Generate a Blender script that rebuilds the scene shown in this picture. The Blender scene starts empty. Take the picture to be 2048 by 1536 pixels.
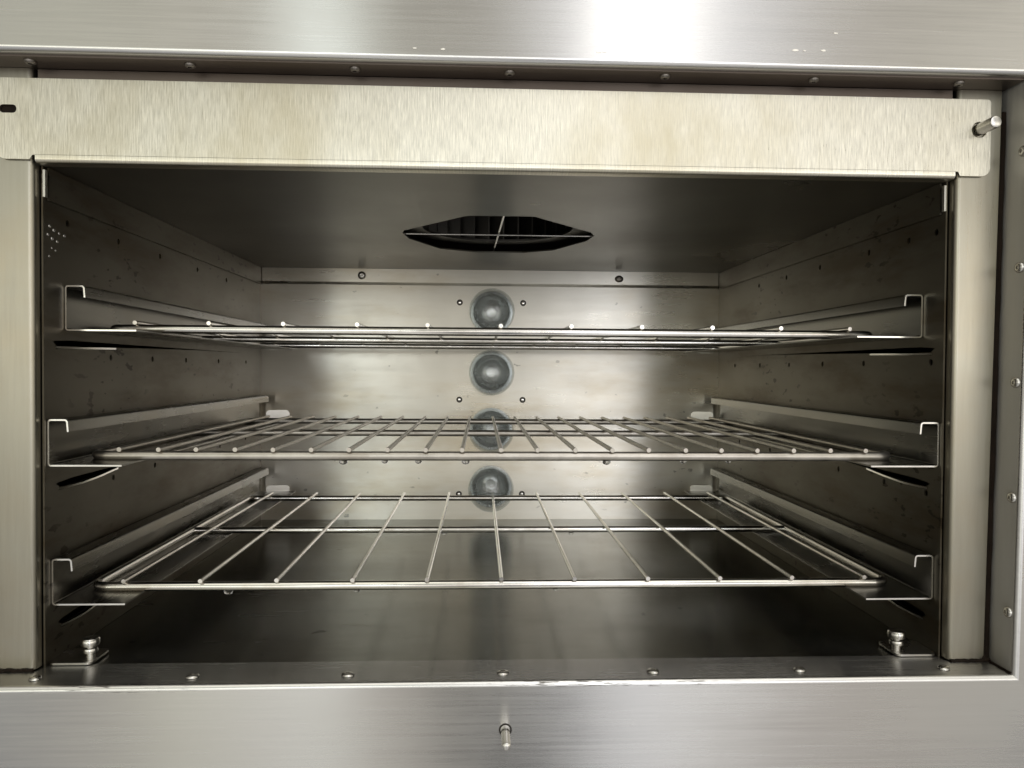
import bpy, bmesh, math, random
from mathutils import Vector, Matrix
from mathutils.geometry import tessellate_polygon

random.seed(7)
S = bpy.context.scene
C = S.collection
PI = math.pi

# ------------------------------------------------------------------ camera
cam_d = bpy.data.cameras.new('camera')
cam_d.sensor_fit = 'HORIZONTAL'; cam_d.sensor_width = 36.0
cam_d.lens = 1494.1 / 2048 * 36.0
cam_d.clip_start = 0.01; cam_d.clip_end = 100
cam = bpy.data.objects.new('camera', cam_d); C.objects.link(cam)
_p, _ro, _yw = -0.01869, 0.00641, 0.04324
f = Vector((math.sin(_yw) * math.cos(_p), math.cos(_yw) * math.cos(_p), math.sin(_p)))
r0 = Vector((math.cos(_yw), -math.sin(_yw), 0)); u0 = r0.cross(f)
r1 = math.cos(_ro) * r0 + math.sin(_ro) * u0; u1 = -math.sin(_ro) * r0 + math.cos(_ro) * u0
M = Matrix((r1, u1, -f)).transposed().to_4x4()
M.translation = Vector((-0.01754, -0.50694, 0.20275))
cam.matrix_world = M
S.camera = cam

# ------------------------------------------------------------------ world: soft kitchen light round the oven
world = bpy.data.worlds.new('World'); S.world = world; world.use_nodes = True
wn = world.node_tree.nodes; wl = world.node_tree.links
bg = wn['Background']


def wnode(t, **k):
    n = wn.new(t)
    for a, v in k.items():
        setattr(n, a, v)
    return n


def wmath(op, a, b=None):
    n = wnode('ShaderNodeMath', operation=op)
    for i, v in enumerate((a, b)):
        if v is None: continue
        if isinstance(v, (int, float)): n.inputs[i].default_value = v
        else: wl.new(v, n.inputs[i])
    return n.outputs[0]


tc = wnode('ShaderNodeTexCoord')
sx = wnode('ShaderNodeSeparateXYZ'); wl.new(tc.outputs['Generated'], sx.inputs[0])
az = wmath('ARCTAN2', sx.outputs[0], wmath('MULTIPLY', sx.outputs[1], -1.0))
azn = wmath('ADD', wmath('MULTIPLY', az, 180 / PI / 120), 0.5)      # -60..60 degrees -> 0..1


def wramp(stops):
    n = wnode('ShaderNodeValToRGB'); n.color_ramp.interpolation = 'LINEAR'
    e = n.color_ramp.elements
    while len(e) > 1: e.remove(e[-1])
    for i, (d, v, c) in enumerate(stops):
        p = (d + 60) / 120
        el = e[0] if i == 0 else e.new(p)
        el.position = p; el.color = (v * c[0], v * c[1], v * c[2], 1)
    wl.new(azn, n.inputs[0]); return n.outputs[0]


WARM = (1.0, .965, .86); NEUT = (1, .99, .96); COOL = (.97, .98, 1.02); PINK = (1.0, .945, .89); GREEN = (.99, 1.0, .86)
upper = wramp([(-59, .18, WARM), (-42, .40, WARM), (-30, .62, GREEN), (-18, .56, WARM), (-14.0, .50, WARM), (-13.2, .70, GREEN), (-9.5, .70, GREEN), (-8.7, .44, WARM),
               (1, .44, WARM), (4, .66, NEUT), (8, .95, COOL), (10.5, 1.12, COOL), (14.5, 1.15, COOL), (21, .90, COOL), (22.5, .50, PINK), (30, .52, WARM), (42, .85, WARM), (59, .30, WARM)])
lower = wramp([(-59, .25, WARM), (-33, .42, COOL), (-24, .50, PINK), (-22.6, .88, GREEN), (-16, 1.02, NEUT), (-9.6, .98, NEUT), (-8.8, .62, PINK), (-4, .55, PINK), (-3, .14, COOL),
               (5, .10, COOL), (8, .20, COOL), (9, .80, COOL), (12.5, 1.08, COOL), (17, .88, NEUT), (22, .62, PINK), (33, .58, PINK), (36, .46, COOL), (59, .25, WARM)])
mr = wnode('ShaderNodeMapRange', interpolation_type='SMOOTHSTEP')
mr.inputs['From Min'].default_value = -.22; mr.inputs['From Max'].default_value = .05
wl.new(sx.outputs[2], mr.inputs['Value'])
mx = wnode('ShaderNodeMix', data_type='RGBA')
wl.new(mr.outputs[0], mx.inputs[0]); wl.new(lower, mx.inputs[6]); wl.new(upper, mx.inputs[7])
nz = wnode('ShaderNodeTexNoise'); nz.inputs['Scale'].default_value = 3.0; nz.inputs['Detail'].default_value = 3
wl.new(tc.outputs['Generated'], nz.inputs['Vector'])
nr = wnode('ShaderNodeMapRange'); nr.inputs['From Min'].default_value = .3; nr.inputs['From Max'].default_value = .7
nr.inputs['To Min'].default_value = .75; nr.inputs['To Max'].default_value = 1.25
wl.new(nz.outputs[0], nr.inputs['Value'])
mm = wnode('ShaderNodeMix', data_type='RGBA', blend_type='MULTIPLY'); mm.inputs[0].default_value = 1
wl.new(mx.outputs[2], mm.inputs[6]); wl.new(nr.outputs[0], mm.inputs[7])
# bright band about eye level, added to lift the cavity's back wall
d2 = wmath('MULTIPLY', wmath('ADD', sx.outputs[2], -.05), 1 / .10)
ga = wmath('EXPONENT', wmath('MULTIPLY', wmath('MULTIPLY', d2, d2), -1.0))
gain = wmath('ADD', wmath('MULTIPLY', ga, 3.0), 1.0)
m3 = wnode('ShaderNodeMix', data_type='RGBA', blend_type='MULTIPLY'); m3.inputs[0].default_value = 1
wl.new(mm.outputs[2], m3.inputs[6]); wl.new(gain, m3.inputs[7])
hi = wnode('ShaderNodeMapRange', interpolation_type='SMOOTHSTEP')        # the lit ceiling overhead
hi.inputs['From Min'].default_value = .5; hi.inputs['From Max'].default_value = .8; hi.inputs['To Min'].default_value = 1.0; hi.inputs['To Max'].default_value = 2.6
wl.new(sx.outputs[2], hi.inputs['Value'])
m4 = wnode('ShaderNodeMix', data_type='RGBA', blend_type='MULTIPLY'); m4.inputs[0].default_value = 1
wl.new(m3.outputs[2], m4.inputs[6]); wl.new(hi.outputs[0], m4.inputs[7])
wl.new(m4.outputs[2], bg.inputs['Color'])
bg.inputs['Strength'].default_value = 1.0


def area(name, loc, target, sx_, sy_, power, col):
    l = bpy.data.lights.new(name, 'AREA'); l.shape = 'RECTANGLE'; l.size = sx_; l.size_y = sy_; l.energy = power; l.color = col
    o = bpy.data.objects.new(name, l); C.objects.link(o); o.location = loc
    o.rotation_euler = (Vector(target) - Vector(loc)).to_track_quat('-Z', 'Y').to_euler()
    return o


area('ceiling_lamp', (.62, -2.5, 1.55), (0, .1, .2), .45, .9, 3.2, (1, .98, .95))
area('window_light', (-.80, -3.5, .85), (0, .3, .2), .30, .70, 4.0, (.84, .95, 1))

S.view_settings.view_transform = 'Standard'; S.view_settings.look = 'None'
S.view_settings.exposure = 0; S.view_settings.gamma = 1; S.view_settings.use_curve_mapping = False
S.render.engine = 'CYCLES'
S.cycles.use_denoising = True
S.cycles.max_bounces = 14; S.cycles.glossy_bounces = 10; S.cycles.transmission_bounces = 8; S.cycles.transparent_max_bounces = 16
S.cycles.sample_clamp_indirect = 4


# ------------------------------------------------------------------ materials
def steel(name, col, rough, aniso=.6, grain=(1, 60, 60), gscale=14, gcol=.10, grough=.10, gbump=.0, stain=.0, stain_col=(.16, .11, .06), stain_scale=9,
          stain_stretch=(1, 1, 1), specks=0.0, speck_scale=60, speck_t=.70, speck_stretch=(1, 1, 1), wear=None, metallic=1.0):
    m = bpy.data.materials.new(name); m.use_nodes = True
    n = m.node_tree.nodes; l = m.node_tree.links
    b = n['Principled BSDF']
    b.inputs['Metallic'].default_value = metallic
    co = n.new('ShaderNodeTexCoord')

    def noise(scale3, sc, detail=3, rgh=.5):
        mp = n.new('ShaderNodeMapping'); mp.inputs['Scale'].default_value = scale3
        l.new(co.outputs['Object'], mp.inputs[0])
        t = n.new('ShaderNodeTexNoise'); t.inputs['Scale'].default_value = sc; t.inputs['Detail'].default_value = detail
        t.inputs['Roughness'].default_value = rgh
        l.new(mp.outputs[0], t.inputs['Vector']); return t.outputs[0]

    def rng(v, a, b_, c, d, smooth=False):
        q = n.new('ShaderNodeMapRange')
        if smooth: q.interpolation_type = 'SMOOTHSTEP'
        for i, x in enumerate((a, b_, c, d)): q.inputs[1 + i].default_value = x
        l.new(v, q.inputs[0]); return q.outputs[0]

    def mix(fac, a, b_, mode='MIX'):
        q = n.new('ShaderNodeMix'); q.data_type = 'RGBA'; q.blend_type = mode
        if isinstance(fac, float): q.inputs[0].default_value = fac
        else: l.new(fac, q.inputs[0])
        for i, x in ((6, a), (7, b_)):
            if isinstance(x, tuple): q.inputs[i].default_value = (*x, 1)
            else: l.new(x, q.inputs[i])
        return q.outputs[2]

    def mul(a, b_):
        q = n.new('ShaderNodeMath'); q.operation = 'MULTIPLY'
        for i, x in enumerate((a, b_)):
            if isinstance(x, (int, float)): q.inputs[i].default_value = x
            else: l.new(x, q.inputs[i])
        return q.outputs[0]

    g = noise(grain, gscale, 4, .65)
    gl = tuple(c * (1 - gcol) for c in col); gh = tuple(min(1, c * (1 + gcol)) for c in col)
    base = mix(rng(g, .3, .7, 0, 1), gl, gh)
    big = noise((1, 1, 1), 5.0, 4, .6)
    rr = n.new('ShaderNodeMath'); rr.operation = 'ADD'
    l.new(rng(g, .25, .75, rough - grough, rough + grough), rr.inputs[0]); l.new(rng(big, .3, .7, -.05, .06), rr.inputs[1])
    rout = rr.outputs[0]
    if stain > 0:
        s = noise(stain_stretch, stain_scale, 6, .62)
        sm = rng(s, .42, .72, 0, stain, True)
        base = mix(sm, base, stain_col)
    if specks > 0:
        s1 = noise(speck_stretch, speck_scale, 2, .5)
        s2 = noise((1, 1, 1), 7, 2, .5)
        sp = mul(rng(s1, speck_t, speck_t + .04, 0, 1), rng(s2, .46, .58, 0, specks))
        base = mix(sp, base, (.03, .022, .015))
    if wear:
        # scuffs along one bent edge: z band, ragged
        z0, z1, dark = wear
        sepn = n.new('ShaderNodeSeparateXYZ'); l.new(co.outputs['Object'], sepn.inputs[0])
        band = mul(mul(rng(sepn.outputs[2], z0 - .0015, z0, 0, 1), rng(sepn.outputs[2], z1, z1 + .001, 1, 0)), rng(sepn.outputs[1], -.0232, -.0222, 1, 0))
        w1 = noise((42, 300, 700), 1.6, 4, .6); xx = sepn.outputs[0]
        a1 = mul(rng(xx, -.31, -.29, 0, 1), rng(xx, -.23, -.19, 1, 0)); a2 = mul(rng(xx, -.05, .0, 0, 1), rng(xx, .10, .17, 1, 0))
        ad = n.new('ShaderNodeMath'); ad.operation = 'ADD'; l.new(a1, ad.inputs[0]); l.new(a2, ad.inputs[1])
        sp = mul(mul(rng(w1, .56, .62, 0, .8), ad.outputs[0]), band)
        base = mix(sp, base, dark)
        add = n.new('ShaderNodeMath'); add.operation = 'ADD'
        l.new(rout, add.inputs[0]); l.new(mul(sp, .3), add.inputs[1]); rout = add.outputs[0]
    l.new(base, b.inputs['Base Color']); l.new(rout, b.inputs['Roughness'])
    b.inputs['Anisotropic'].default_value = aniso
    if aniso > 0:
        t = n.new('ShaderNodeTangent'); t.direction_type = 'UV_MAP'; t.uv_map = 'UVMap'
        l.new(t.outputs[0], b.inputs['Tangent'])
    if gbump > 0:
        bp = n.new('ShaderNodeBump'); bp.inputs['Strength'].default_value = gbump; bp.inputs['Distance'].default_value = .0006
        l.new(g, bp.inputs['Height']); l.new(bp.outputs[0], b.inputs['Normal'])
    return m


STEEL = (.62, .60, .56)
M_FASCIA = steel('brushed_fascia', (.50, .488, .466), .25, .94, (1, 40, 55), 9, .03, .035, .05, stain=.22, stain_col=(.44, .42, .39), stain_scale=5, stain_stretch=(1, 1, 3), wear=(-.0035, .0005, (.07, .055, .045)))
M_FASCIA_SIDE = steel('brushed_fascia_upright', (.58, .565, .525), .48, .75, (40, 40, 2), 9, .03, .05, .03)
M_BEND = steel('rubbed_bend_steel', (.74, .73, .71), .27, 0, (1, 40, 55), 9, .03, .05, .0, wear=(-.0035, .0005, (.07, .055, .045)))
M_HEADER = steel('vertical_brushed_plate', (.745, .71, .605), .34, .55, (105, 1, 8), 10, .21, .07, .24, stain=.85, stain_col=(.52, .46, .31), stain_scale=6, stain_stretch=(1, 1, .6))
M_JAMB = steel('jamb_steel', (.37, .348, .285), .34, .5, (50, 20, 2.2), 8, .05, .06, .05, stain=.30, stain_col=(.36, .29, .19), stain_scale=11)
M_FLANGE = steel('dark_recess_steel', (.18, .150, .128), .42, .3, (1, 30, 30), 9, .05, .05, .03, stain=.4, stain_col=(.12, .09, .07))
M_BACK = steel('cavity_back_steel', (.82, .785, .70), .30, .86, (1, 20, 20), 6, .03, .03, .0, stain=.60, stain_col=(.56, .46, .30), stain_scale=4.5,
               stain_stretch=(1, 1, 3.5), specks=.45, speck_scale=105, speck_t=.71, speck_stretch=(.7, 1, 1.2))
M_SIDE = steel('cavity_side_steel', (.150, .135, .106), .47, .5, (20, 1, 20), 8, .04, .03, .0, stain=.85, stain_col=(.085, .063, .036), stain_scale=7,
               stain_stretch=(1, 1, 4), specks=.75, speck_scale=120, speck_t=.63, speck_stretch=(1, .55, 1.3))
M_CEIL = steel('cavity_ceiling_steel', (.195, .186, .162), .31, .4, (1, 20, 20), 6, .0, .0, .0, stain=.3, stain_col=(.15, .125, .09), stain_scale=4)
M_FLOOR = steel('cavity_floor_steel', (.335, .335, .31), .22, .6, (1, 18, 18), 6, .03, .03, .0, stain=.45, stain_col=(.17, .155, .125), stain_scale=6,
                stain_stretch=(1, 2.5, 1), specks=.6, speck_scale=60)
M_GUIDE = steel('guide_steel', (.215, .208, .19), .27, .5, (30, 1, 30), 8, .02, .02, .0, stain=.25, stain_col=(.25, .20, .13), stain_scale=9)
M_EDGE = steel('bright_screw_steel', (.62, .60, .56), .25, 0, (1, 1, 1), 40, .05, .06)
M_DULLSCREW = steel('dull_screw_steel', (.27, .245, .22), .34, 0, (1, 1, 1), 40, .08, .06)
M_GUIDE_EDGE = steel('bright_sheet_edge', (.82, .80, .75), .20, 0, (1, 1, 1), 40, .05, .05)
M_CHROME = steel('bright_rack_wire', (.82, .80, .76), .17, 0, (1, 1, 1), 30, .06, .07, stain=.45, stain_col=(.40, .32, .22), stain_scale=22)
M_DULL = steel('dull_rack_wire', (.56, .525, .47), .36, 0, (1, 1, 1), 45, .16, .08, stain=.4, stain_col=(.25, .2, .15), stain_scale=30)
M_DARK = steel('dark_housing_steel', (.055, .05, .045), .5, 0, (1, 1, 1), 10, .1, .05)
M_GRIME_SHADE = steel('dark_grime_and_shade', (.014, .009, .006), .7, 0, (1, 1, 1), 90, .4, .1, metallic=0.0)
M_GRIME_SHADE.node_tree.nodes['Principled BSDF'].inputs['Specular IOR Level'].default_value = .12
M_BLADE = steel('blower_steel', (.16, .15, .135), .45, 0, (1, 1, 1), 10, .1, .05)
M_SOCKET = steel('lamp_cup_metal', (.60, .61, .60), .24, 0, (1, 1, 1), 40, .1, .06)
M_TAB = steel('pale_tab', (.86, .82, .74), .36, 0, (1, 1, 1), 20, .04, .05)


def glass_mat(name, tint, film, filmcol):
    m = bpy.data.materials.new(name); m.use_nodes = True
    n = m.node_tree.nodes; l = m.node_tree.links
    out = n['Material Output']; n.remove(n['Principled BSDF'])
    tr = n.new('ShaderNodeBsdfTransparent'); tr.inputs[0].default_value = (*tint, 1)
    gl = n.new('ShaderNodeBsdfGlossy'); gl.inputs['Roughness'].default_value = .03; gl.inputs['Color'].default_value = (1, 1, 1, 1)
    df = n.new('ShaderNodeBsdfDiffuse'); df.inputs[0].default_value = (*filmcol, 1)
    lw = n.new('ShaderNodeLayerWeight'); lw.inputs[0].default_value = .5
    pw = n.new('ShaderNodeMath'); pw.operation = 'POWER'; pw.inputs[1].default_value = 3.5; l.new(lw.outputs['Facing'], pw.inputs[0])
    fr = n.new('ShaderNodeMapRange'); fr.inputs[3].default_value = .13; fr.inputs[4].default_value = .30; l.new(pw.outputs[0], fr.inputs[0])
    no = n.new('ShaderNodeTexNoise'); no.inputs['Scale'].default_value = 60
    mp = n.new('ShaderNodeMapRange'); mp.inputs[1].default_value = .3; mp.inputs[2].default_value = .7
    mp.inputs[3].default_value = film * .3; mp.inputs[4].default_value = film * 1.7
    l.new(no.outputs[0], mp.inputs[0])
    n2 = n.new('ShaderNodeTexNoise'); n2.inputs['Scale'].default_value = 45
    bp = n.new('ShaderNodeBump'); bp.inputs['Strength'].default_value = .15; bp.inputs['Distance'].default_value = .004
    l.new(n2.outputs[0], bp.inputs['Height']); l.new(bp.outputs[0], gl.inputs['Normal'])
    cl = n.new('ShaderNodeMapRange'); cl.inputs[3].default_value = 1; cl.inputs[4].default_value = .12; l.new(pw.outputs[0], cl.inputs[0])
    fm = n.new('ShaderNodeMath'); fm.operation = 'MULTIPLY'; l.new(mp.outputs[0], fm.inputs[0]); l.new(cl.outputs[0], fm.inputs[1])
    a = n.new('ShaderNodeMixShader'); l.new(fm.outputs[0], a.inputs[0]); l.new(tr.outputs[0], a.inputs[1]); l.new(df.outputs[0], a.inputs[2])
    b = n.new('ShaderNodeMixShader'); l.new(fr.outputs[0], b.inputs[0]); l.new(a.outputs[0], b.inputs[1]); l.new(gl.outputs[0], b.inputs[2])
    l.new(b.outputs[0], out.inputs['Surface'])
    return m


M_GLASS = glass_mat('lamp_glass', (.95, .965, .96), .16, (.60, .61, .59))
M_WATER = bpy.data.materials.new('water'); M_WATER.use_nodes = True
_b = M_WATER.node_tree.nodes['Principled BSDF']
_b.inputs['Transmission Weight'].default_value = 1; _b.inputs['Roughness'].default_value = .02; _b.inputs['IOR'].default_value = 1.33


# ------------------------------------------------------------------ mesh builder
class MB:
    def __init__(s):
        s.v = []; s.f = []

    def add(s, vs, fs):
        k = len(s.v); s.v += [tuple(x) for x in vs]; s.f += [tuple(i + k for i in q) for q in fs]

    def box(s, x0, x1, y0, y1, z0, z1):
        s.add([(x0, y0, z0), (x1, y0, z0), (x1, y1, z0), (x0, y1, z0), (x0, y0, z1), (x1, y0, z1), (x1, y1, z1), (x0, y1, z1)],
              [(0, 3, 2, 1), (4, 5, 6, 7), (0, 1, 5, 4), (1, 2, 6, 5), (2, 3, 7, 6), (3, 0, 4, 7)])

    def tube(s, path, r, seg=12, closed=False, cap=True):
        P = [Vector(p) for p in path]; N = len(P); rings = []
        up = None
        for i in range(N):
            if closed: d = (P[(i + 1) % N] - P[i - 1])
            else: d = P[min(i + 1, N - 1)] - P[max(i - 1, 0)]
            d.normalize()
            if up is None:
                up = Vector((0, 0, 1)) if abs(d.z) < .9 else Vector((1, 0, 0))
            a = d.cross(up); a.normalize(); b = a.cross(d); b.normalize()
            rings.append([P[i] + r * (math.cos(t) * a + math.sin(t) * b) for t in [2 * PI * j / seg for j in range(seg)]])
        vs = [v for q in rings for v in q]; fs = []
        for i in range(N if closed else N - 1):
            k = ((i + 1) % N) * seg
            for j in range(seg):
                fs.append((i * seg + j, i * seg + (j + 1) % seg, k + (j + 1) % seg, k + j))
        if not closed and cap:
            fs.append(tuple(range(seg))[::-1]); fs.append(tuple(range((N - 1) * seg, N * seg)))
        s.add(vs, fs)

    def lathe(s, prof, seg=24, frame=None):
        # prof: (radius, height) along +z of frame
        fm = frame or (lambda a, b, c: (a, b, c))
        vs = []; fs = []; idx = []
        for (r, h) in prof:
            if r < 1e-7:
                idx.append([len(vs)]); vs.append(fm(0, 0, h))
            else:
                idx.append(list(range(len(vs), len(vs) + seg)))
                vs += [fm(r * math.cos(2 * PI * j / seg), r * math.sin(2 * PI * j / seg), h) for j in range(seg)]
        for a, b in zip(idx, idx[1:]):
            for j in range(seg):
                if len(a) == 1 and len(b) == 1: continue
                if len(a) == 1: fs.append((a[0], b[j], b[(j + 1) % seg]))
                elif len(b) == 1: fs.append((a[j], b[0], a[(j + 1) % seg]))
                else: fs.append((a[j], b[j], b[(j + 1) % seg], a[(j + 1) % seg]))
        s.add(vs, fs)

    def plate(s, outer, holes, fm, t):
        # outline (2D) with holes, given thickness t; fm(a, b, depth) -> point
        loops = [outer] + holes
        flat = [p for q in loops for p in q]
        tri = tessellate_polygon([[Vector((a, b, 0)) for a, b in q] for q in loops])
        n = len(flat)
        vs = [fm(a, b, 0) for a, b in flat] + [fm(a, b, t) for a, b in flat]
        fs = [tuple(q) for q in tri] + [tuple(i + n for i in reversed(q)) for q in tri]
        k = 0
        for q in loops:
            m = len(q)
            for i in range(m):
                fs.append((k + i, k + (i + 1) % m, k + (i + 1) % m + n, k + i + n))
            k += m
        s.add(vs, fs)

    def sheet(s, line, t, fm, a0, a1):
        # thin bent sheet: polyline (2D) thickened by t, extruded a0..a1; fm(p, q, a) -> point
        P = [Vector(p) for p in line]; off = []
        for i in range(len(P)):
            d1 = (P[i] - P[i - 1]).normalized() if i > 0 else None
            d2 = (P[i + 1] - P[i]).normalized() if i < len(P) - 1 else None
            if d1 is None: d1 = d2
            if d2 is None: d2 = d1
            n1 = Vector((-d1.y, d1.x)); n2 = Vector((-d2.y, d2.x)); m = (n1 + n2).normalized()
            off.append(P[i] + m * t / max(.3, m.dot(n1)))
        poly = P + off[::-1]; n = len(poly); L = len(P)
        vs = [fm(p.x, p.y, a0) for p in poly] + [fm(p.x, p.y, a1) for p in poly]
        fs = [(i, (i + 1) % n, (i + 1) % n + n, i + n) for i in range(n)]
        for i in range(L - 1):
            q = (i, i + 1, n - 2 - i, n - 1 - i)
            fs.append(q[::-1]); fs.append(tuple(x + n for x in q))
        s.add(vs, fs)


def fillet(line, r, seg=5):
    P = [Vector(p) for p in line]; o = [tuple(P[0])]
    for i in range(1, len(P) - 1):
        a = (P[i - 1] - P[i]); b = (P[i + 1] - P[i]); la, lb = a.length, b.length; a.normalize(); b.normalize()
        ang = a.angle(b); d = min(r / math.tan(ang / 2), la * .49, lb * .49); rr = d * math.tan(ang / 2)
        c = P[i] + (a + b).normalized() * (rr / math.sin(ang / 2))
        s0 = P[i] + a * d - c; s1 = P[i] + b * d - c; th = s0.angle(s1)
        for k in range(seg + 1):
            t = k / seg
            w = (math.sin((1 - t) * th) * s0 + math.sin(t * th) * s1) / math.sin(th)
            o.append(tuple(c + w))
    o.append(tuple(P[-1])); return o


def rrect(x0, x1, y0, y1, r, seg=6):
    o = []
    for cx, cy, a0 in ((x1 - r, y1 - r, 0), (x0 + r, y1 - r, PI / 2), (x0 + r, y0 + r, PI), (x1 - r, y0 + r, 1.5 * PI)):
        for k in range(seg + 1):
            t = a0 + PI / 2 * k / seg; o.append((cx + r * math.cos(t), cy + r * math.sin(t)))
    return o


def circ(cx, cy, r, n=16):
    return [(cx + r * math.cos(2 * PI * i / n), cy + r * math.sin(2 * PI * i / n)) for i in range(n)]


ORG = {}


def build(name, mb, mat, parent=None, spread=(0, 0, 1), origin=(0, 0, 0), sharp=35, flat=False, cut=None, bend=None):
    """one mesh object; vertices are in world space, stored relative to origin; spread = direction across the brushing"""
    og = Vector(origin)
    me = bpy.data.meshes.new(name)
    me.from_pydata([tuple(Vector(v) - og) for v in mb.v], [], mb.f)
    bm = bmesh.new(); bm.from_mesh(me)
    bmesh.ops.recalc_face_normals(bm, faces=bm.faces)
    uv = bm.loops.layers.uv.new('UVMap')
    sp = Vector(spread)
    for fc in bm.faces:
        n = fc.normal; a = sp - n * sp.dot(n)
        if a.length < .05:
            a = Vector((1, 0, 0)) if abs(n.x) < .9 else Vector((0, 1, 0)); a = a - n * a.dot(n)
        a.normalize(); b = n.cross(a)
        for lp in fc.loops: lp[uv].uv = (lp.vert.co.dot(a), lp.vert.co.dot(b))
    bm.to_mesh(me); bm.free()
    me.materials.append(mat)
    if cut:          # bare sheared edge of the sheet, or the front face of a bent panel
        me.materials.append(cut); ci = len(me.materials) - 1
        for p in me.polygons:
            if p.normal.y < -.95: p.material_index = ci
    if bend:         # rubbed, polished bend of the sheet
        me.materials.append(bend); bi = len(me.materials) - 1
        for p in me.polygons:
            if .08 < abs(p.normal.y) < .995: p.material_index = bi
    if not flat:
        me.polygons.foreach_set('use_smooth', [True] * len(me.polygons))
        me.set_sharp_from_angle(angle=math.radians(sharp))
    o = bpy.data.objects.new(name, me); C.objects.link(o)
    place(o, origin, parent)
    return o


def place(o, origin, parent=None):
    og = Vector(origin); ORG[o.name] = og
    if parent is not None:
        o.parent = parent; o.location = og - ORG[parent.name]
    else:
        o.location = og


def empty(name, loc):
    o = bpy.data.objects.new(name, None); o.empty_display_size = .05; C.objects.link(o); o.location = loc; ORG[o.name] = Vector(loc); return o


def dup(src, origin, parent, rot=None):
    o = src.copy(); C.objects.link(o); place(o, origin, parent)
    if rot is not None: o.rotation_euler = rot
    return o


# ------------------------------------------------------------------ dimensions
W = .31; H = .3375; D = .5073; R = .0252; ZT = .4001


def xr(z): return .3414 + .0149 * z


oven = empty('commercial_oven', (0, .25, -.30))
oven['label'] = 'stainless steel commercial oven standing open, its cavity lined with rack guides and glass lamps'
oven['category'] = 'oven'

# ------------------------------------------------------------------ fascia: four mitred panels with bent edges
br = .0032
rings = [(.30, -R)]
rings.append((br, -R))
for k in range(1, 7):
    t = PI / 2 * k / 6
    rings.append((br - br * math.sin(t), -R + br - br * math.cos(t)))
rings.append((0, .012))


def corners(off, y):
    return [(-xr(0) - .012 - off, y, 0 - off), (xr(0 - off) + off, y, 0 - off), (xr(ZT + off) + off, y, ZT + off), (-xr(ZT) - .012 - off, y, ZT + off)]


def fascia(i):
    mb = MB(); j = (i + 1) % 4
    for (o1, y1), (o2, y2) in zip(rings, rings[1:]):
        a = corners(o1, y1); b = corners(o2, y2)
        mb.add([a[i], a[j], b[j], b[i]], [(0, 1, 2, 3)])
    # weld duplicate verts so that the bend shades smoothly
    m2 = MB(); key = {}
    for fc in mb.f:
        q = []
        for vi in fc:
            kx = tuple(round(c, 6) for c in mb.v[vi])
            if kx not in key: key[kx] = len(m2.v); m2.v.append(mb.v[vi])
            q.append(key[kx])
        m2.f.append(tuple(q))
    return m2


sp_h = (0, 0, 1)
fas_low = build('fascia_panel', fascia(0), M_FASCIA, oven, (0, .3, 1), bend=M_BEND)
fas_right = build('fascia_panel', fascia(1), M_FASCIA_SIDE, oven, (0, 1, .3), cut=M_FASCIA, bend=M_BEND)
fas_top = build('fascia_panel', fascia(2), M_FASCIA, oven, (0, .3, 1), bend=M_BEND)
fas_left = build('fascia_panel', fascia(3), M_FASCIA_SIDE, oven, (0, 1, .3), cut=M_FASCIA)

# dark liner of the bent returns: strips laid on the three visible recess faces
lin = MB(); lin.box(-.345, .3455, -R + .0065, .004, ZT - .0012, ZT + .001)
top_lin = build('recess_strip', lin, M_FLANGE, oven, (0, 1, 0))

# screws ------------------------------------------------------------
def screw_mesh(r, h, socket=True):
    mb = MB()
    prof = [(r, 0), (r, h * .25), (r * .93, h * .6), (r * .72, h * .9), (r * .48, h)]
    prof += [(r * .36, h), (r * .34, h * .35), (0, h * .35)] if socket else [(0, h * 1.02)]
    mb.lathe(prof, 20); return mb


scr = build('screw', screw_mesh(.0037, .0022), M_EDGE, fas_right, origin=(0, 0, 0), sharp=50)
rs = [(.352), (.274), (.1965), (.1186), (.0407)]
for i, z in enumerate(rs):
    o = scr if i == 0 else dup(scr, (0, 0, 0), fas_right)
    place(o, (xr(z), -.0178, z), fas_right); o.rotation_euler = (random.uniform(0, 6), 0, 0)
    o.rotation_euler = (0, -PI / 2, 0)
for i, x in enumerate((-.305, -.2045, -.1035, -.001, .1, .2005, .301)):
    o = dup(scr, (x, -.0123, .0003), fas_low, (0, 0, random.uniform(0, 6))); o.scale = (1.15, 1.0, .8)
dull = None
for i, x in enumerate((-.3065, -.2058, -.1, .001, .1043, .205, .305)):
    if dull is None:
        dull = build('screw', screw_mesh(.0036, .002), M_DULLSCREW, top_lin, sharp=50); o = dull
        place(o, (x, -.0115, ZT - .0012), top_lin)
    else: o = dup(dull, (x, -.0115, ZT - .0012), top_lin)
    o.rotation_euler = (PI, 0, random.uniform(0, 6))

for x, z, w in ((-.060, .4072, .0028), (-.042, .4070, .0030), (.058, .4078, .0042), (.0615, .4079, .0028), (.213, .4235, .0030), (.1865, .4118, .0044), (.1925, .4118, .0022), (.205, .4122, .0036)):
    fk = MB(); pts = [(x + w * .5 * math.cos(t) * random.uniform(.7, 1.1), z + w * .18 * math.sin(t) * random.uniform(.7, 1.2)) for t in [2 * PI * q / 9 for q in range(9)]]
    fk.plate(pts, [], lambda a, b, c: (a, -R - .0003 + c, b), .0006)
    build('dried_fleck', fk, M_TAB, fas_top, flat=True)

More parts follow.
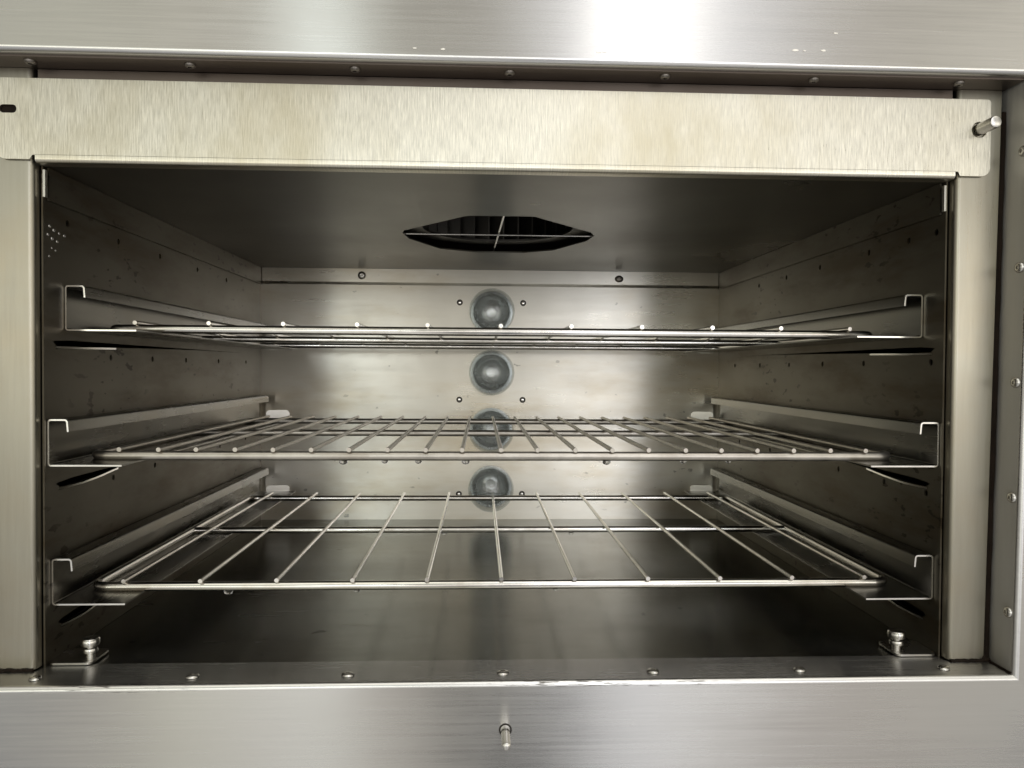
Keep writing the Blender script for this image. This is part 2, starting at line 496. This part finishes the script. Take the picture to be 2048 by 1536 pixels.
# pin on the lower fascia with its grommet hole
pin = MB()
pin.lathe([(.0029, -.004), (.0029, .0185), (.0025, .0200), (.0016, .0206), (0, .0208)], 20, lambda a, b, c: (.0004 + a, -R - c, -.0325 + b))
pin_o = build('door_pin', pin, M_EDGE, fas_low, (1, 0, 0), origin=(.0004, -R, -.0325))
hole = MB(); hole.lathe([(.0043, .0), (.0042, .0005), (.0034, .0005), (.0032, .0002)], 24, lambda a, b, c: (.0004 + a, -R - c, -.0315 + b))
build('pin_bushing', hole, M_DARK, fas_low, origin=(.0004, -R, -.0315))

# ------------------------------------------------------------------ frame behind the header, jambs, header plate
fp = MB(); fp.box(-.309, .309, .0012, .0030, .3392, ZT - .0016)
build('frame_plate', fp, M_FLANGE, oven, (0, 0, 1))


def jamb(sgn):
    mb = MB(); n = 12
    zs = [0.0012, ZT - .0014]
    out = []
    for z in zs:
        xo = (xr(z) - .0040) if sgn > 0 else (xr(z) + .009)
        ln = fillet([(xo, 0.0), (W + .0020, 0.0), (W + .0020, .0078)], .0034, 7)
        out.append([(sgn * a, b, z) for a, b in ln])
    L = len(out[0]); vs = out[0] + out[1]; fs = [(i, i + 1, i + 1 + L, i + L) for i in range(L - 1)]
    # back side, 1.4 mm behind
    back = []
    for z in zs:
        xo = (xr(z) - .0040) if sgn > 0 else (xr(z) + .009)
        ln = fillet([(xo, .0014), (W + .0034, .0014), (W + .0034, .0078)], .002, 7)
        back.append([(sgn * a, b, z) for a, b in ln])
    k = len(vs); vs += back[0] + back[1]
    fs += [(k + i, k + i + 1, k + i + 1 + L, k + i + L) for i in range(L - 1)]
    fs += [(0, L, k + L, k), (L - 1, 2 * L - 1, k + 2 * L - 1, k + L - 1)]
    for i in range(L - 1):
        fs.append((i, i + 1, k + i + 1, k + i)); fs.append((L + i, L + i + 1, k + L + i + 1, k + L + i))
    mb.add(vs, fs)
    return build('door_jamb', mb, M_JAMB, oven, (1, 0, 0))


j1 = jamb(-1); j2 = jamb(1)
for s, j in ((-1, j1), (1, j2)):
    mb = MB(); mb.box(s * .3098, s * .3082, .0072, .0100, .3165, .3345)
    build('latch_clip', mb, M_EDGE, j)

# dark sealant and grime in the joints at the foot of the jambs
for s in (-1, 1):
    sl = MB(); pth = []
    for k in range(22):
        t = k / 21
        pth.append((s * (.3132 + .0305 * t), -.0006 + random.uniform(-.0006, .0004), .0008 + random.uniform(-.0003, .0005) + (.0012 * max(0, t - .75) * 4)))
    sl.tube(pth, .0011, 7)
    build('joint_sealant', sl, M_GRIME_SHADE, oven)
    sl = MB(); sl.tube([(s * (xr(z) - .0019), .0008 + random.uniform(-.0004, .0004), z) for z in [.001 + .0132 * k for k in range(30)]], .0021, 7)
    build('joint_sealant', sl, M_GRIME_SHADE, oven)

sl = MB(); sl.tube([(xr(0) - .0002 + random.uniform(-.0004, .0004), -.0005 - .0215 * k / 9, .0004) for k in range(10)], .0009, 7)
build('joint_sealant', sl, M_GRIME_SHADE, fas_low)
sl = MB(); sl.lathe([(.0042, -.0005), (.0036, .0014), (.0022, .0034), (.0014, .007), (0, .0105)], 9, lambda a, b, c: (xr(0) - .0025 + a * .8, .0006 + b * .6, .0008 + c))
build('joint_sealant', sl, M_GRIME_SHADE, fas_low)

# header plate: tabs with rounded corners, a hole on one end and a pin on the other, and a bent lower lip
yh = -.0030
rc = .006
out2 = []
zt, zl, zb = .3912, .3415, .3386
xl, xrh = -.3335, .3338
def arc(cx, cz, r, a0, a1, n=6): return [(cx + r * math.cos(a0 + (a1 - a0) * k / n), cz + r * math.sin(a0 + (a1 - a0) * k / n)) for k in range(n + 1)]
out2 += arc(xrh - .0025, zt - .0025, .0025, 0, PI / 2) + arc(xl + .0025, zt - .0025, .0025, PI / 2, PI)
out2 += arc(xl + rc, zb + rc, rc, PI, 1.5 * PI) + [(-.3125, zb)] + arc(-.3098, zl - .0012, .0012, PI, PI / 2, 4)
out2 += [(.3085, zl)] + arc(.3105, zl - .0012, .0012, PI / 2, 0, 4) + [(.3125, zb)] + arc(xrh - rc, zb + rc, rc, 1.5 * PI, 2 * PI)
oval = rrect(-.3312, -.3204, .3684, .3738, .0024, 5)
hp = MB()
hp.plate(out2, [oval, circ(.3258, .3704, .0056, 20)], lambda a, b, c: (a, yh + c, b), .0016)
header = build('header_plate', hp, M_HEADER, oven, (1, 0, 0), sharp=30)
vo = MB(); vo.box(-.3318, -.3198, -.00115, -.0007, .3678, .3744); build('hole_shade', vo, M_GRIME_SHADE, header)  # dark plate put in for the shade inside the oval hole
lip = MB()
lip.sheet(fillet([(yh, zl + .0002), (yh, .3366), (.0075, .3366)], .0042, 8), .0012, lambda p, q, a: (a, p, q), -.3088, .3092)
build('header_lip', lip, M_HEADER, header, (1, 0, 0))
pin = MB()
pin.lathe([(.0041, -.004), (.0041, .0148), (.0037, .0160), (.0026, .0164), (0, .0165)], 20, lambda a, b, c: (.3262 + a, yh - c + .00, .3708 + b))
build('door_pin', pin, M_EDGE, header, origin=(.3262, yh, .3708))

# ------------------------------------------------------------------ cavity: floor, ceiling, back, sides
fl = MB(); fl.box(-.3125, .3125, .0115, D + .002, -.0022, -.0006)
floor = build('cavity_floor', fl, M_FLOOR, oven, (0, 1, 0))

vent = [(-.0947, .2385), (-.0912, .270), (-.0620, .3330), (-.022, .3540), (.031, .3540), (.0640, .3330), (.0930, .2700), (.0960, .2385),
        (.0905, .222), (.031, .1515), (.027, .1495), (-.027, .1505), (-.032, .1535), (-.0915, .224)]
vent_o = [(x * 1.0, y) for x, y in vent]
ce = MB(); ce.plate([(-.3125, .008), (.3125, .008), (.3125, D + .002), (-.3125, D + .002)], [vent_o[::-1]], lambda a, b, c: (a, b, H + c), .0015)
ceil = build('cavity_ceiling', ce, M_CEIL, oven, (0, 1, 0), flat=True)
gd = MB(); gd.tube([(-.1, .2560, H + .0026), (.1, .2560, H + .0026)], .0009, 8)
build('guard_bar', gd, M_EDGE, ceil)
gd = MB(); gd.tube([(0.004, .145, H + .0045), (-.002, .362, H + .0045)], .0011, 8)
build('guard_bar', gd, M_EDGE, ceil)
bw = MB()
for k in range(30):
    a = 2 * PI * k / 30; ca, sa = math.cos(a), math.sin(a); c2, s2 = math.cos(a + .22), math.sin(a + .22)
    p = [(.079 * ca, .252 + .079 * sa), (.094 * c2, .252 + .094 * s2)]
    for z0, z1 in ((.348, .392),):
        d = (-sa * .0008, ca * .0008)
        vs = []
        for z in (z0, z1):
            vs += [(p[0][0] - d[0], p[0][1] - d[1], z), (p[0][0] + d[0], p[0][1] + d[1], z), (p[1][0] + d[0], p[1][1] + d[1], z), (p[1][0] - d[0], p[1][1] - d[1], z)]
        bw.add(vs, [(0, 1, 2, 3), (4, 7, 6, 5), (0, 4, 5, 1), (1, 5, 6, 2), (2, 6, 7, 3), (3, 7, 4, 0)])
bw.lathe([(.0, .392), (.096, .392), (.096, .395), (0, .395)], 40, lambda a, b, c: (a, .252 + b, c))
bw.lathe([(.076, .346), (.097, .346), (.097, .348), (.076, .348), (.076, .346)], 40, lambda a, b, c: (a, .252 + b, c))
build('blower_wheel', bw, M_BLADE, ceil, flat=True)

LZ = (.2805, .1992, .1224, .0441); LX = -.0018; LR = .0252
bk = MB()
bk.plate([(-.3125, -.0006), (.3125, -.0006), (.3125, H - .0002), (-.3125, H - .0002)], [circ(LX, z, LR, 40) for z in LZ], lambda a, b, c: (a, D + c, b), .0015)
back = build('back_panel', bk, M_BACK, oven, (0, 0, 1), flat=True)

bscr = build('screw', screw_mesh(.0027, .0014, False), M_CHROME, back, sharp=50)
ring = MB(); ring.lathe([(.0041, 0), (.0040, .0005), (.0, .0005)], 18)
bring = build('screw_recess', ring, M_DARK, back, sharp=50)
k = 0
for z in (.2937, .1622, .0339):
    for x in (-.0450, .0408):
        o = bscr if k == 0 else dup(bscr, (0, 0, 0), back)
        place(o, (x, D, z), back); o.rotation_euler = (PI / 2, k * 1.3, 0)
        o = bring if k == 0 else dup(bring, (0, 0, 0), back)
        place(o, (x, D, z), back); o.rotation_euler = (PI / 2, 0, 0); k += 1

for i, z in enumerate(LZ):
    if i == 0:
        lamp = empty('oven_lamp', (LX, D, z)); lamp.parent = oven; lamp.location = Vector((LX, D, z)) - ORG[oven.name]
        cup = MB()
        cup.lathe([(LR + .0035, -.0002), (LR + .0032, .0010), (LR - .0006, .0012), (LR - .0012, -.003), (.0225, -.008), (.0185, -.0135), (.0135, -.0175), (.0118, -.0185), (.0112, -.0160), (.0075, -.0150), (.0060, -.0165), (0, -.0168)], 40,
                  lambda a, b, c: (LX + a, D - c, z + b))
        cup_o = build('lamp_cup', cup, M_SOCKET, lamp, origin=(LX, D, z))
        gb = MB(); pr = []
        rb = .0304; cy = .0225
        for kk in range(0, 17):
            t = PI * .5 - kk * PI * .84 / 16
            pr.append((max(0, rb * math.cos(t)), cy + rb * math.sin(t)))
        pr[0] = (0, pr[0][1])
        pr += [(.0125, -.011), (.0122, -.0150)]
        gb.lathe(pr, 40, lambda a, b, c: (LX + a, D - c, z + b))
        glass_o = build('glass_bulb', gb, M_GLASS, lamp, origin=(LX, D, z), sharp=80)
    else:
        l2 = empty('oven_lamp', (LX, D, z)); l2.parent = oven; l2.location = Vector((LX, D, z)) - ORG[oven.name]
        for c in (cup_o, glass_o):
            dup(c, (LX, D, z), l2)

# ceiling pan flanges turned down over back and side walls
cf = MB(); cf.sheet(fillet([(D - .0040, H - .0002), (D - .0040, .3195), (D - .0015, .3160)], .002, 4), .0012, lambda p, q, a: (a, p, q), -.3075, .3075)
flange_b = build('ceiling_flange', cf, M_BACK, oven, (0, 0, 1))
o = dup(scr, (-.1757, D - .0040, .3280), flange_b, (PI / 2, 0, 0)); o.scale = (1.5, 1.5, 2.2)
o = dup(dull, (.1708, D - .0040, .3272), flange_b, (PI / 2, 0, 0)); o.scale = (1.6, 1.3, 2.0)
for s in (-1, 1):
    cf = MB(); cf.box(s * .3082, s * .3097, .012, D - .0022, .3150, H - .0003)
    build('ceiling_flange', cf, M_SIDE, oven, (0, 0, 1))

GZ = (.2284, .1354, .0394)
SL = ((.018, .430, .2172, .2218), (.021, .20, .1190, .1236), (.023, .15, .0222, .0274))


def slot_low(y, y0, y1, z0, z1):     # lower edge of a louvre slot: level, then rising to meet the top
    t = max(0, (y - y0 - .028) / (y1 - y0 - .028))
    return z0 + (z1 - z0) * t * (2 - t) * .97



holesL = [(.0062, .3048), (.0376, .3046), (.1124, .3046), (.1909, .3046), (.2815, .3046), (.37, .3046)] + \
         [(y, .2105) for y in (.0994, .1747, .251, .3437, .4422)] + [(y, .1149) for y in (.1028, .1793, .259, .3483, .44)]
holesR = [(y, .3037) for y in (.0185, .053, .1118, .2026, .2815, .36)] + [(y, .2103) for y in (.0082, .0225, .118, .1945, .272, .3541, .44)] + \
         [(y, .1145) for y in (.0259, .0829, .1597, .24, .3207, .42)]
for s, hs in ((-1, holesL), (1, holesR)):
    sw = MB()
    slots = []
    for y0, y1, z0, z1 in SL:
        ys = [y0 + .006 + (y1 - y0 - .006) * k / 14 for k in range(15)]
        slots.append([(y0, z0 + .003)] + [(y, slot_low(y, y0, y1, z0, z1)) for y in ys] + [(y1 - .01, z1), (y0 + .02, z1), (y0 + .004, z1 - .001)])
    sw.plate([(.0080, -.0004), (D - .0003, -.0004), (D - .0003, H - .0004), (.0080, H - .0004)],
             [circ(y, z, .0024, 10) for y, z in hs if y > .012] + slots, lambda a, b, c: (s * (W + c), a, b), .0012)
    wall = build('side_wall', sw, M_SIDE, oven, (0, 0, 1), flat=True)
    if s < 0:
        wallL = wall
    for y0, y1, z0, z1 in SL:   # rolled lower lip of each louvre slot
        lp = MB()
        pr = [(y0 + .004, 0), (y0 + .012, .0014), (y0 + .030, .0030), (y0 + .045, .0034), (y0 + .060, .0030), (y0 + .078, .0012), (y0 + .09, .0)]
        vs = []
        for y, d in pr:
            zl_ = slot_low(y, y0, y1, z0, z1) if y > y0 + .006 else z0
            vs += [(s * W, y, zl_ - .0020), (s * (W - d), y, zl_ - .0014), (s * (W - d), y, zl_), (s * W, y, zl_)]
        fs = []
        for q in range(len(pr) - 1):
            for e in range(3):
                fs.append((q * 4 + e, q * 4 + e + 1, q * 4 + e + 5, q * 4 + e + 4))
            fs.append((q * 4 + 3, q * 4, q * 4 + 4, q * 4 + 7))
        lp.add(vs, fs)
        build('slot_lip', lp, M_GUIDE_EDGE, wall, (0, 0, 1))
    # foot tab with its bolt
    ft = MB()
    ft.plate(rrect(.2802, .3096, .0088, .036, .004, 5), [], lambda a, b, c: (s * a, b, .0006 + c), .0014)
    foot = build('foot_tab', ft, M_EDGE, wall)
    bl = MB()
    bl.lathe([(.0030, .002), (.0030, .0048), (.0048, .0050), (.0050, .0064), (.0046, .0078), (.0030, .0082), (.0030, .0096), (.0058, .0100), (.0061, .0112), (.0060, .0140),
              (.0054, .0148), (0, .0150)], 22, lambda a, b, c: (s * .2870 + a, .0215 + b, c))
    build('foot_bolt', bl, M_EDGE, wall, origin=(s * .2870, .0215, .002), sharp=50)
    for gi, zb_ in enumerate(GZ):
        ztp = zb_ + .0321
        ya = (.0330, .0108, .0150)[gi]
        ln = fillet([(.2955, ztp - .0085), (.2962, ztp), (.3096, ztp), (.3096, zb_), (.2605, zb_)], .0022, 4)
        gm = MB()
        gm.sheet(ln, -.0011 if True else 0, lambda p, q, a: (s * p, a, q), ya, .492)
        build('rack_guide', gm, M_GUIDE, oven, (0, 0, 1), cut=M_GUIDE_EDGE)
    for zc in (.1412, .0405):
        tb = MB(); tb.plate(rrect(.2718, .3010, zc - .0062, zc + .0062, .0048, 6), [], lambda a, b, c: (s * a, D - .0030 - .19 * (a - .2718) + c, b), .0012)
        build('guide_tab', tb, M_TAB, oven)

# water beads on the left wall; opaque bright steel stands in for their glints
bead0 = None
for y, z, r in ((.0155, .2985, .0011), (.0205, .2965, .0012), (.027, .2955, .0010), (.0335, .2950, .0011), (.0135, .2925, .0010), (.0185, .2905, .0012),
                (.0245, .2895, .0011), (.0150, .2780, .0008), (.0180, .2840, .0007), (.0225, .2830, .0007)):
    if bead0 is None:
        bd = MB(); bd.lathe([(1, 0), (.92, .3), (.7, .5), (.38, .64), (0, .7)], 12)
        bead0 = build('bead_glint', bd, M_EDGE, wallL); o = bead0
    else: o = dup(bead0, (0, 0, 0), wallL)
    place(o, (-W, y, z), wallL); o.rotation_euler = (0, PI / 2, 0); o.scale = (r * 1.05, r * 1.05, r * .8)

# outer casing behind everything
cs = MB()
x0, x1, y0, y1, z0, z1 = -.42, .42, .013, .66, -.28, .62
v = [(x0, y0, z0), (x1, y0, z0), (x1, y1, z0), (x0, y1, z0), (x0, y0, z1), (x1, y0, z1), (x1, y1, z1), (x0, y1, z1)]
cs.add(v, [(0, 3, 2, 1), (4, 5, 6, 7), (1, 2, 6, 5), (2, 3, 7, 6), (3, 0, 4, 7)])
build('casing', cs, M_DARK, oven, flat=True)

# ------------------------------------------------------------------ wire racks
def make_rack(label, zc, ya, yb, ym, cx, wires, mat, hw=.2965, r=.0034, wr=.00165, rear_over=.009):
    root = empty('wire_rack', (cx, (ya + yb) / 2, zc))
    root['label'] = label; root['category'] = 'oven rack'; root['group'] = 'wire racks in the oven'
    fr = MB(); pts = []
    rcn = .012
    for px, py, a0 in ((cx + hw - rcn, yb - rcn, 0), (cx - hw + rcn, yb - rcn, PI / 2), (cx - hw + rcn, ya + rcn, PI), (cx + hw - rcn, ya + rcn, 1.5 * PI)):
        for k in range(8):
            t = a0 + PI / 2 * k / 7; pts.append((px + rcn * math.cos(t), py + rcn * math.sin(t), zc))
    fr.tube(pts, r, 14, closed=True)
    build('rack_frame', fr, mat, root, origin=(cx, (ya + yb) / 2, zc), sharp=80)
    cb = MB(); cb.tube([(cx - hw + .002, ym, zc), (cx + hw - .002, ym, zc)], r * .93, 14)
    build('crossbar', cb, mat, root, origin=(cx, ym, zc), sharp=60)
    w0 = None; zw = zc + r + wr * .75
    for x in wires:
        if w0 is None:
            wb = MB()
            L = [(x, ya - .0036, zw), (x, ya + .003, zw), (x, (ya + yb) / 2, zw), (x, yb + rear_over, zw)]
            wb.tube(L, wr, 10)
            w0 = build('wire_rod', wb, mat, root, origin=(x, ya, zw), sharp=50)
        else:
            o = dup(w0, (x + random.uniform(-.0008, .0008), ya + random.uniform(-.0006, .0006), zw), root)
            o.rotation_euler = (0, 0, random.uniform(-.002, .002))
    return root


def drop(root, x, y, zbot, r):
    d = MB(); d.lathe([(0, .0), (r * .9, 0.0), (r, -.25 * r), (r * .92, -.6 * r), (r * .62, -1.0 * r), (0, -1.22 * r)], 14, lambda a, b, c: (x + a * 1.25, y + b, zbot + c))
    build('water_drop', d, M_WATER, root, origin=(x, y, zbot), sharp=80)


rk1 = make_rack('topmost bright wire rack, seen almost edge-on at lamp height', .2324, .0780, .4620, .2660, -.0020, [-.2802 + .0557 * i for i in range(11)], M_CHROME, hw=.2990)
rk2 = make_rack('dull grey middle wire rack with many closely spaced rods and hanging water drops', .1394, .0415, .4080, .2400, -.0017, [-.2750 + .0273 * i for i in range(21)], M_DULL, hw=.2948, wr=.0017)
rk3 = make_rack('lowest bright wire rack with widely spaced rods above the oven floor', .0434, .0455, .4205, .2370, -.0020, [-.2740 + .0547 * i for i in range(11)], M_CHROME, hw=.2962)
for x, r in ((-.1165, .0026), (-.0865, .0019), (-.062, .0020), (-.0275, .0024), (.0765, .0026), (.134, .0017), (.168, .0016)):
    drop(rk2, x, .0415, .1394 - .0033, r)
for x, y, r in ((-.2005, .0455, .0026), (-.107, .0455, .0017), (.04, .0455, .0016), (-.052, .237, .0022), (.075, .237, .0020), (-.2785, .4205, .0018)):
    drop(rk3, x, y, .0434 - .0033, r)
